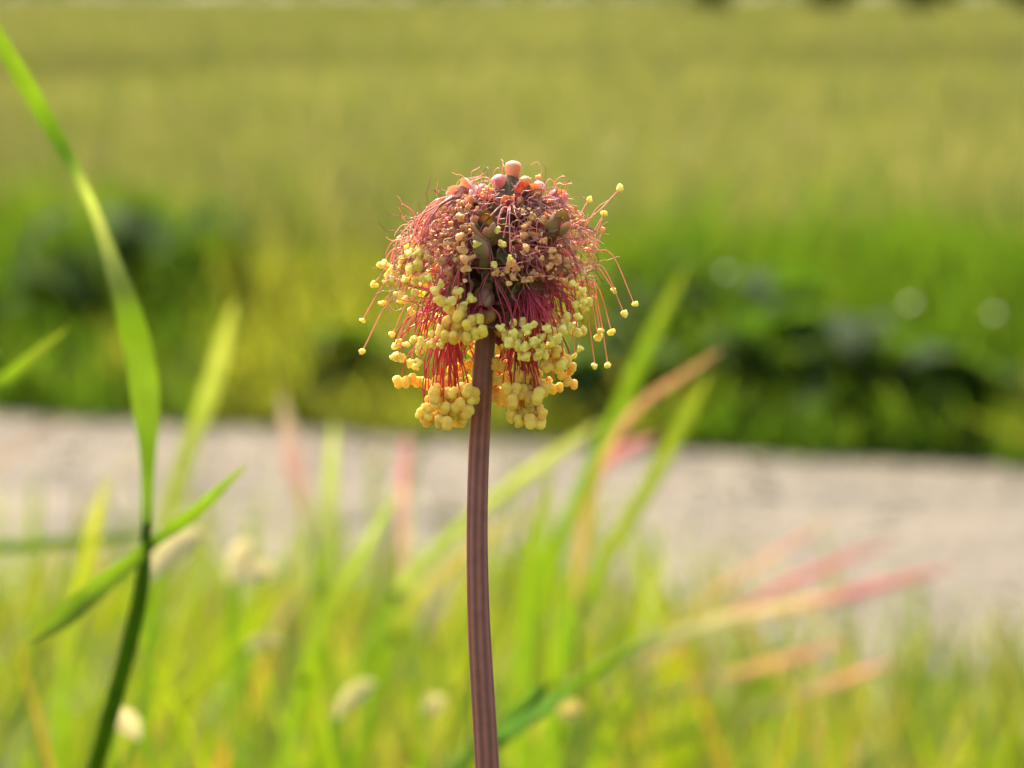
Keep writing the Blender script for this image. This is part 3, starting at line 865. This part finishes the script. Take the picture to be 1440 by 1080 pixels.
def two(seed):
    r_ = np.random.default_rng(seed); j = lambda a: r_.uniform(-a, a)
    return [(.44 + j(.06), j(.06), .16 + j(.08), .44), (.42 + j(.06), j(.06), -.24 + j(.08), .42), (-.44 + j(.06), j(.06), .16 + j(.06), .45), (-.42 + j(.05), j(.05), -.22 + j(.08), .42), (0, 0, .1, .3)]
def pop(seed, n):
    r_ = np.random.default_rng(seed)
    d = r_.normal(0, 1, (n, 3)); d /= np.linalg.norm(d, axis=1, keepdims=True)
    return [(0, 0, 0, .5)] + [(*(x * .48), r_.uniform(.3, .44)) for x in d]
A_FRESH = [mesh_np('anther', lobed(k, two(k), 0, .03), IF) for k in range(8)]
A_PALE = [mesh_np('anther', lobed(20 + k, pop(20 + k, 5), .12, .04), IF) for k in range(8)]
A_TAN = [mesh_np('anther', lobed(40 + k, pop(40 + k, 4), .8, .07), IF) for k in range(8)]
for ms, mt in ((A_FRESH, M_FRESH), (A_PALE, M_PALE), (A_TAN, M_TAN)):
    for m_ in ms:
        m_.materials.append(mt)

def dome_R(y):
    return np.interp(y, [235, 250, 270, 300, 350, 400, 450, 500, 560, 600], [10, 40, 78, 112, 145, 150, 140, 118, 96, 70])
def dome_c(y):
    return np.interp(y, [235, 300, 400, 600], [716, 704, 696, 692])
anth = []          # x, y, w, size, kind(0 fresh,1 pale,2 dry), stray
def cluster(cx, cy, rx, ry, n, kind, size, w=None, wj=14, mind=0.9):
    pts = []
    tries = 0
    while len(pts) < n and tries < 4000:
        tries += 1
        a, rr = random.uniform(0, 6.28), math.sqrt(random.random())
        x, y = cx + rx * rr * math.cos(a), cy + ry * rr * math.sin(a)
        if w is None:
            R = dome_R(y); dx = x - dome_c(y)
            ww = -math.sqrt(max(0, R * R - dx * dx)) * 0.72
        else:
            ww = w
        ww += random.uniform(-wj, wj)
        s = size * (random.uniform(.82, 1.2) if kind < 2 else random.uniform(.55, 1.15))
        if all((x - p[0]) ** 2 + (y - p[1]) ** 2 + (.8 * (ww - p[2])) ** 2 > (mind * (s + p[3])) ** 2 for p in pts):
            pts.append((x, y, ww, s, kind, False))
    anth.extend(pts)
# big yellow anthers
cluster(630, 566, 33, 29, 22, 0, 15, -40, 26, .5)
cluster(618, 585, 24, 10, 6, 0, 13, -45, 14, .5)
cluster(742, 548, 28, 26, 16, 0, 14.5, -35, 26, .5)
cluster(741, 580, 20, 17, 9, 0, 14, -35, 14, .5)
cluster(650, 460, 27, 21, 14, 0, 15, -84, 12, .52)
cluster(580, 538, 20, 4, 4, 0, 13, -10, 6, .55)
cluster(801, 530, 8, 13, 3, 0, 13, -5, 5, .6)
cluster(779, 506, 17, 13, 7, 0, 12.5, -40, 14, .55)
cluster(702, 540, 16, 32, 10, 0, 13, 45, 16, .55)
cluster(655, 530, 22, 22, 8, 0, 10.5, 40, 20, .7)
cluster(705, 525, 14, 18, 4, 0, 11, -5, 8, .7)
cluster(765, 540, 20, 14, 6, 0, 10, 25, 15, .7)
cluster(780, 455, 18, 16, 5, 0, 9.5, -60, 12, .7)
# pale opened anthers
cluster(746, 470, 46, 20, 22, 1, 8.8, -98, 12, .62)
cluster(745, 492, 26, 14, 10, 1, 9, -92, 10, .62)
cluster(573, 498, 20, 24, 10, 1, 7.5, None, 20, .62)
cluster(602, 478, 24, 14, 7, 1, 7.5, None, 20, .62)
cluster(810, 450, 22, 26, 9, 1, 7.8, None, 18, .7)
cluster(583, 362, 24, 18, 11, 1, 8.5, None, 16, .62)
cluster(546, 378, 13, 14, 6, 1, 7.5, None, 10, .7)
cluster(640, 420, 24, 14, 6, 1, 9, -90, 10, .7)
cluster(700, 350, 30, 34, 5, 1, 7, -110, 8, .9)
cluster(590, 410, 36, 22, 8, 1, 7.5, None, 20, .7)
cluster(820, 410, 18, 26, 7, 1, 7.5, None, 20, .7)
# dry tan anthers
cluster(628, 322, 40, 34, 40, 2, 8, None, 16, .55)
cluster(650, 288, 26, 18, 14, 2, 7.5, None, 12, .6)
cluster(782, 335, 52, 42, 44, 2, 7.8, None, 18, .6)
cluster(745, 285, 24, 20, 12, 2, 7, None, 12, .7)
cluster(722, 385, 34, 14, 10, 2, 8.5, -100, 8, .7)
cluster(640, 368, 34, 20, 11, 2, 8.5, None, 10, .7)
cluster(585, 345, 26, 18, 8, 2, 6.5, None, 16, .7)
cluster(790, 385, 30, 20, 10, 2, 7.5, None, 16, .7)
# single anthers on long stray filaments: anther, size, kind, path start
STRAYS = [((873, 264, -10), 7, 1, (800, 320)), ((850, 299, -8), 6, 1, (820, 340)), ((849, 323, -5), 6, 2, (818, 370)), ((828, 280, -6), 6.5, 1, (790, 330)),
          ((892, 428, -12), 6, 1, (830, 352)), ((878, 442, -14), 6.5, 1, (818, 370)), ((863, 408, -10), 6.5, 1, (815, 380)), ((860, 467, -5), 7, 1, (826, 400)),
          ((844, 465, -10), 8, 1, (822, 395)), ((837, 515, -10), 6.5, 1, (812, 420)), ((855, 514, 0), 6, 1, (826, 410)), ((841, 473, -4), 8, 1, (820, 410)),
          ((816, 490, -20), 6.5, 1, (800, 430)), ((809, 500, -14), 5.5, 1, (796, 440)), ((510, 450, -8), 6, 1, (575, 400)), ((509, 495, -6), 6, 1, (585, 425)),
          ((524, 401, -8), 8, 1, (575, 385)), ((538, 427, -10), 7, 1, (590, 405)), ((542, 397, -14), 6, 1, (580, 380)), ((552, 471, -4), 6.5, 1, (600, 420)),
          ((556, 487, -8), 7, 1, (600, 430)), ((557, 504, -4), 8, 1, (604, 440)), ((577, 512, -8), 8, 1, (606, 440)), ((757, 249, 6), 6, 2, (742, 285)),
          ((562, 335, -4), 6, 2, (600, 350)), ((534, 372, -6), 7, 1, (575, 375))]
for (x, y, w), s, k, st in STRAYS:
    anth.append((x, y, w, s, k, st))
front = len(anth)

# filaments: from the nearest suitable floret out and down to the anther
FLM = np.array([f[1] for f in florets])
per = {}
def path_to(a, m=14):
    x, y, w, s, kind, st = a
    tgt = np.array([x, y, w], float)
    if st and st is not True:
        R = dome_R(st[1]); dx = st[0] - dome_c(st[1])
        p0 = np.array([st[0], st[1], -0.4 * math.sqrt(max(0, R * R - dx * dx))])
        d = np.linalg.norm(FLM - p0, axis=1); i = int(d.argmin())
        src = FLM[i]
        out = (tgt - p0); L_ = np.linalg.norm(out)
        lift = np.array([0, -0.32 * L_, 0]) if y > st[1] else np.array([0, 0.10 * L_, 0])
        ctrl = [src, p0, p0 * .5 + tgt * .5 + lift, tgt]
        pts = catmull(ctrl, 6)
        return i, pts
    # source floret: same side, above the anther
    want = np.array([x * .55 + 0.45 * 700, y - (70 if kind < 2 else 18), w * .62])
    d = np.linalg.norm((FLM - want) * [1, .8, 1], axis=1) + np.random.default_rng(int(x * 7 + y)).uniform(0, 22, len(FLM))
    for i in np.argsort(d)[:14]:
        mid = FLM[i] * .4 + tgt * .6
        # the thread must not pass in front of the stem
        if y > 462 and w < 30 and (FLM[i][0] - 683) * (x - 683) < 0: continue
        break
    i = int(i); src = FLM[i]; out = florets[i][2]
    if y > 462 and w > -10 and abs(x - 683) < 60: out = out * [1, 1, -1] if out[2] < 0 else out
    L_ = np.linalg.norm(tgt - src)
    p1 = src + out * L_ * .45 + rng.normal(0, 2.2, 3)
    p2 = tgt + np.array([rng.normal(0, 2.5), -L_ * .45, rng.normal(0, 2.5)]) * (1 if kind < 2 else .3)
    t = np.linspace(0, 1, m)[:, None]
    pts = (1 - t) ** 3 * src + 3 * t * (1 - t) ** 2 * p1 + 3 * t * t * (1 - t) * p2 + t ** 3 * tgt
    wob = rng.normal(0, 1, 3) * (2.2 if kind < 2 else 2.8)
    ph = rng.uniform(0, 6)
    pts = pts + np.sin(t * rng.uniform(5, 11) + ph) * wob * (t * (1 - t) * 4)
    return i, pts
C_RED, C_MAG, C_PNK, C_DRY = np.array([.60, .055, .055]), np.array([.62, .085, .13]), np.array([.72, .30, .29]), np.array([.58, .33, .25])
def fil_col(y, stray):
    if stray:
        return np.array([.66, .40, .26])
    k = np.interp(y, [270, 350, 430, 520], [0, 1, 2, 3])
    cs = [C_DRY, C_PNK * .8 + C_DRY * .2, C_MAG, C_RED]
    i = min(int(k), 2)
    return cs[i] * (1 - (k - i)) + cs[i + 1] * (k - i)
def add_fil(i, pts, stray, rad):
    pts = catmull(pts[::2] if len(pts) > 10 else pts, 4)
    idx = np.linspace(0, len(pts) - 1, 16).astype(int); pts = pts[idx]
    col = np.array([fil_col(p[1], False) for p in pts]) * rng.uniform(.7, 1.25)
    if stray:
        k = np.linspace(0, 1, 16)[:, None] ** .5
        col = col * (1 - k) + fil_col(0, True) * k
    r_ = np.full(16, rad); r_[0] *= 1.2; r_[-1] *= .8
    per.setdefault((i, bool(stray)), []).append((pts, r_, col))
AN = 0
stuff_an = []
for a in anth:
    i, pts = path_to(a)
    add_fil(i, pts, a[5], rng.uniform(.75, 1.15) if not a[5] else 0.95)
    x, y, w, s, kind, st = a
    ms = (A_FRESH, A_PALE, A_TAN)[kind]
    if AN < 300 and kind < 2 or AN < 300 and random.random() < .62:
        put('anther', random.choice(ms), None, florets[i][0], H(x, y, w),
            Euler((random.uniform(0, 6), random.uniform(0, 6), random.uniform(0, 6))).to_quaternion() if kind else
            Euler((random.uniform(-.6, .6), random.uniform(-.6, .6), random.uniform(0, 6.28))).to_quaternion(), s * PX)
        AN += 1
    else:
        stuff_an.append(a)
# more filaments without a visible anther, in ropes that hang from each floret
for k in range(420):
    y = random.choice([random.uniform(400, 560), random.uniform(300, 470)])
    az = random.uniform(0, 6.28)
    R = dome_R(y) * random.uniform(.45, .92)
    a = (dome_c(y) + R * math.cos(az), y, R * math.sin(az) * .85, 6, 0 if y > 400 else 2, False)
    if abs(a[0] - 684) < 22 and a[2] < 0 and y > 440: continue
    i, pts = path_to(a)
    if np.any((pts[:, 1] > 462) & (np.abs(pts[:, 0] - 681) < 21) & (pts[:, 2] < 8)): continue
    if np.any((pts[:, 1] > 295) & (pts[:, 1] < 405) & (np.abs(pts[:, 0] - 686) < 34) & (pts[:, 2] < -40)) and random.random() < .85: continue
    add_fil(i, pts, False, rng.uniform(.55, .9))
# anthers round the back and inside the head, joined
for k in range(130):
    y = random.uniform(270, 500); az = random.uniform(0.1, math.pi - .1)
    R = dome_R(y) * random.uniform(.6, .95)
    kind = 2 if y < 370 else random.choice([0, 1])
    a = (dome_c(y) + R * math.cos(az), y, R * math.sin(az) * .85, 7.5 if kind else 9.5, kind, False)
    i, pts = path_to(a); add_fil(i, pts, False, .85)
    stuff_an.append(a)
for k in range(90):      # tiny crumbs of dry anthers over the upper dome
    y = random.uniform(262, 400); R = dome_R(y)
    x = dome_c(y) + R * random.choice([random.uniform(-.98, -.25), random.uniform(.2, .98)])
    w = -math.sqrt(max(0, R * R - (x - dome_c(y)) ** 2)) * random.uniform(.5, .85)
    stuff_an.append((x, y, w, random.uniform(2.5, 4.5), 2, False))
for (i, stray), lst in per.items():
    o = florets[i][0]
    if stray:
        for pts, r_, col in lst:
            v, q, c = tube_mesh('filament', pts[None], r_[None], col[None], 6)
            put('filament', mesh_np('filament', v - WL[o.name], q, c), M_FIL, o, WL[o.name])
    else:
        v, q, c = tube_mesh('filament_tuft', np.array([l[0] for l in lst]), np.array([l[1] for l in lst]), np.array([l[2] for l in lst]))
        tag(put('filament_tuft', mesh_np('filament_tuft', v - WL[o.name], q, c), M_FIL, o, WL[o.name]), kind='stuff')
LV, LF = ico(3)
for kind, mt, nm in ((0, M_FRESH, 'inner_anthers'), (1, M_PALE, 'pale_anthers'), (2, M_TAN, 'dried_anthers')):
    sel = [a for a in stuff_an if a[4] == kind]
    if not sel: continue
    IV, IF = LV, LF
    var = [lobed(60 + k, two(k) if kind == 0 else pop(60 + k, 5), .5 if kind == 2 else .1, .06) for k in range(6)]
    vs, fs = [], []
    for j, a in enumerate(sel):
        R_ = np.array(Euler((random.uniform(0, 6), random.uniform(0, 6), random.uniform(0, 6))).to_matrix())
        vs.append(random.choice(var) @ R_.T * a[3] * PX + H(*a[:3]) - fl_base); fs.append(LF + j * len(LV))
    tag(put(nm, mesh_np(nm, np.vstack(vs), np.vstack(fs)), mt, flower, fl_base), kind='stuff')

# --- dried crinkled filaments over the upper dome
def curls(n):
    A, R, C = [], [], []
    for k in range(n):
        y = random.triangular(250, 420, 320)
        Rr = dome_R(y)
        side = random.choice([random.uniform(-.99, -.2), random.uniform(.12, .99), random.uniform(-.99, .99)])
        x = dome_c(y) + Rr * side
        if 648 < x < 722 and 292 < y < 408 and random.random() < .93: continue
        w = math.sqrt(max(0, Rr * Rr - (x - dome_c(y)) ** 2)) * random.uniform(.4, .86) * random.choice([-1, -1, -1, 1])
        p = np.array([x, y, w]); d = rng.normal(0, 1, 3); d /= np.linalg.norm(d)
        step = random.uniform(2.2, 5.0); path = []
        for i in range(12):
            path.append(p.copy())
            d = d + rng.normal(0, .38, 3) + np.array([0, .05, 0]); d /= np.linalg.norm(d); p = p + d * step
        A.append(path); R.append(np.full(12, random.uniform(.35, .62)))
        cc = random.choice([C_DRY, C_DRY * .5, C_PNK, C_PNK, np.array([.30, .08, .09]), np.array([.78, .55, .42]), np.array([.66, .42, .30])])
        C.append(np.tile(cc, (12, 1)))
    return tube_mesh('dried_filaments', np.array(A), np.array(R), np.array(C))
v, q, c = curls(950)
tag(put('dried_filaments', mesh_np('dried_filaments', v - fl_base, q, c), M_FIL, flower, fl_base), kind='stuff')
# --- pale loose hairs standing off the outline
for pts in [[(640, 272, 0), (622, 278, 0), (608, 290, 0), (608, 306, 0), (622, 308, -10)], [(670, 272, 0), (660, 256, 0), (648, 252, 0), (640, 262, 0)],
            [(700, 260, 0), (684, 250, 0), (668, 249, 0), (655, 251, 0)], [(757, 262, 0), (762, 240, 2), (756, 228, 2), (746, 232, 2)],
            [(764, 268, 0), (772, 252, 2), (784, 262, 2), (786, 276, 0)], [(745, 258, -20), (775, 266, -22), (790, 285, -25), (812, 290, -30)],
            [(606, 312, 0), (594, 318, 0), (586, 316, 0)], [(818, 330, -6), (834, 300, -8), (842, 290, -8), (855, 282, -8)],
            [(660, 376, -95), (690, 378, -104), (712, 376, -104)]]:
    a = catmull(pts, 6)
    v, q, c = tube_mesh('hair', a[None], np.full((1, len(a)), .62), np.tile([.62, .42, .30], (1, len(a), 1)), 5)
    put('hair', mesh_np('hair', v - fl_base, q, c), M_FIL, flower, fl_base)

# ------------------------------------------------------------------ the same ground cover carried on to both sides
rng = np.random.default_rng(91)
for rg, where in (((-5200, -900), 'left'), ((2300, 6600), 'right')):
    near_grass(4300, 0.6, 4.6, lambda p: 880 + 0 * p, 100, rg, 'long_grass',
               'long green grass carrying on beside the track to the ' + where + ' of the flower', (.0035, .0075), M_GRASS, GR, GT, 0.34)
    near_grass(6000, 0.25, 4.6, lambda p: 1130 + 0 * p, 70, rg, 'short_grass',
               'short green grass carrying on under the long grass to the ' + where, (.004, .008), M_GRASS, GR, GT, 0.30)
n = 24000
s_ = np.where(rng.random(n) < .5, rng.uniform(-6, -1.0, n), rng.uniform(1.9, 7, n)); u = rng.uniform(-.1, 1.0, n)
r = fa[None] * [1, 1, 0] + ed[None] * s_[:, None] + nr[None] * u[:, None]
h = np.clip(0.04 + 0.42 * np.clip(u, 0, 0.45), 0.03, 0.185) * rng.uniform(.7, 1.15, n)
tip = r + np.concatenate([rng.normal(0, 0.035, (n, 2)), h[:, None]], 1)
tag(put('verge_grass', blades('verge_grass', r, tip, rng.uniform(.006, .012, n), colmix(n, [(1, (0.035, 0.055, 0.009))]),
        colmix(n, [(1, (0.06, 0.09, 0.012)), (1, (0.12, 0.125, 0.025))]), 3, 0.5, 0.05), M_VERGE),
    'green grass carrying on along both ends of the far track edge', 'grass', kind='stuff')
n = 110000
D = np.exp(rng.uniform(np.log(3.0), np.log(80), n))
x = np.where(rng.random(n) < .5, -1, 1) * rng.uniform(.17 * D + 1.2, .6 * D + 4)
r = np.stack([x, D, 0 * D], -1)
r = r[across(r) > 0.6]; n = len(r)
tip = r + np.stack([rng.normal(0, .05, n), rng.normal(0, .05, n), 0.2 + rng.normal(0, .02, n)], -1)
tag(put('crop_field', blades('crop_field', r, tip, (0.012 + 0.001 * r[:, 1]) * rng.uniform(.7, 1.4, n), .52 * colmix(n, [(1, (0.085, 0.125, 0.02))]),
        .56 * colmix(n, [(3, (0.13, 0.16, 0.035)), (3, (0.25, 0.22, 0.09))]), 2, 0.5, 0.02), M_CROP),
    'pale green crop carrying on at both sides of the field', 'crop', kind='stuff')
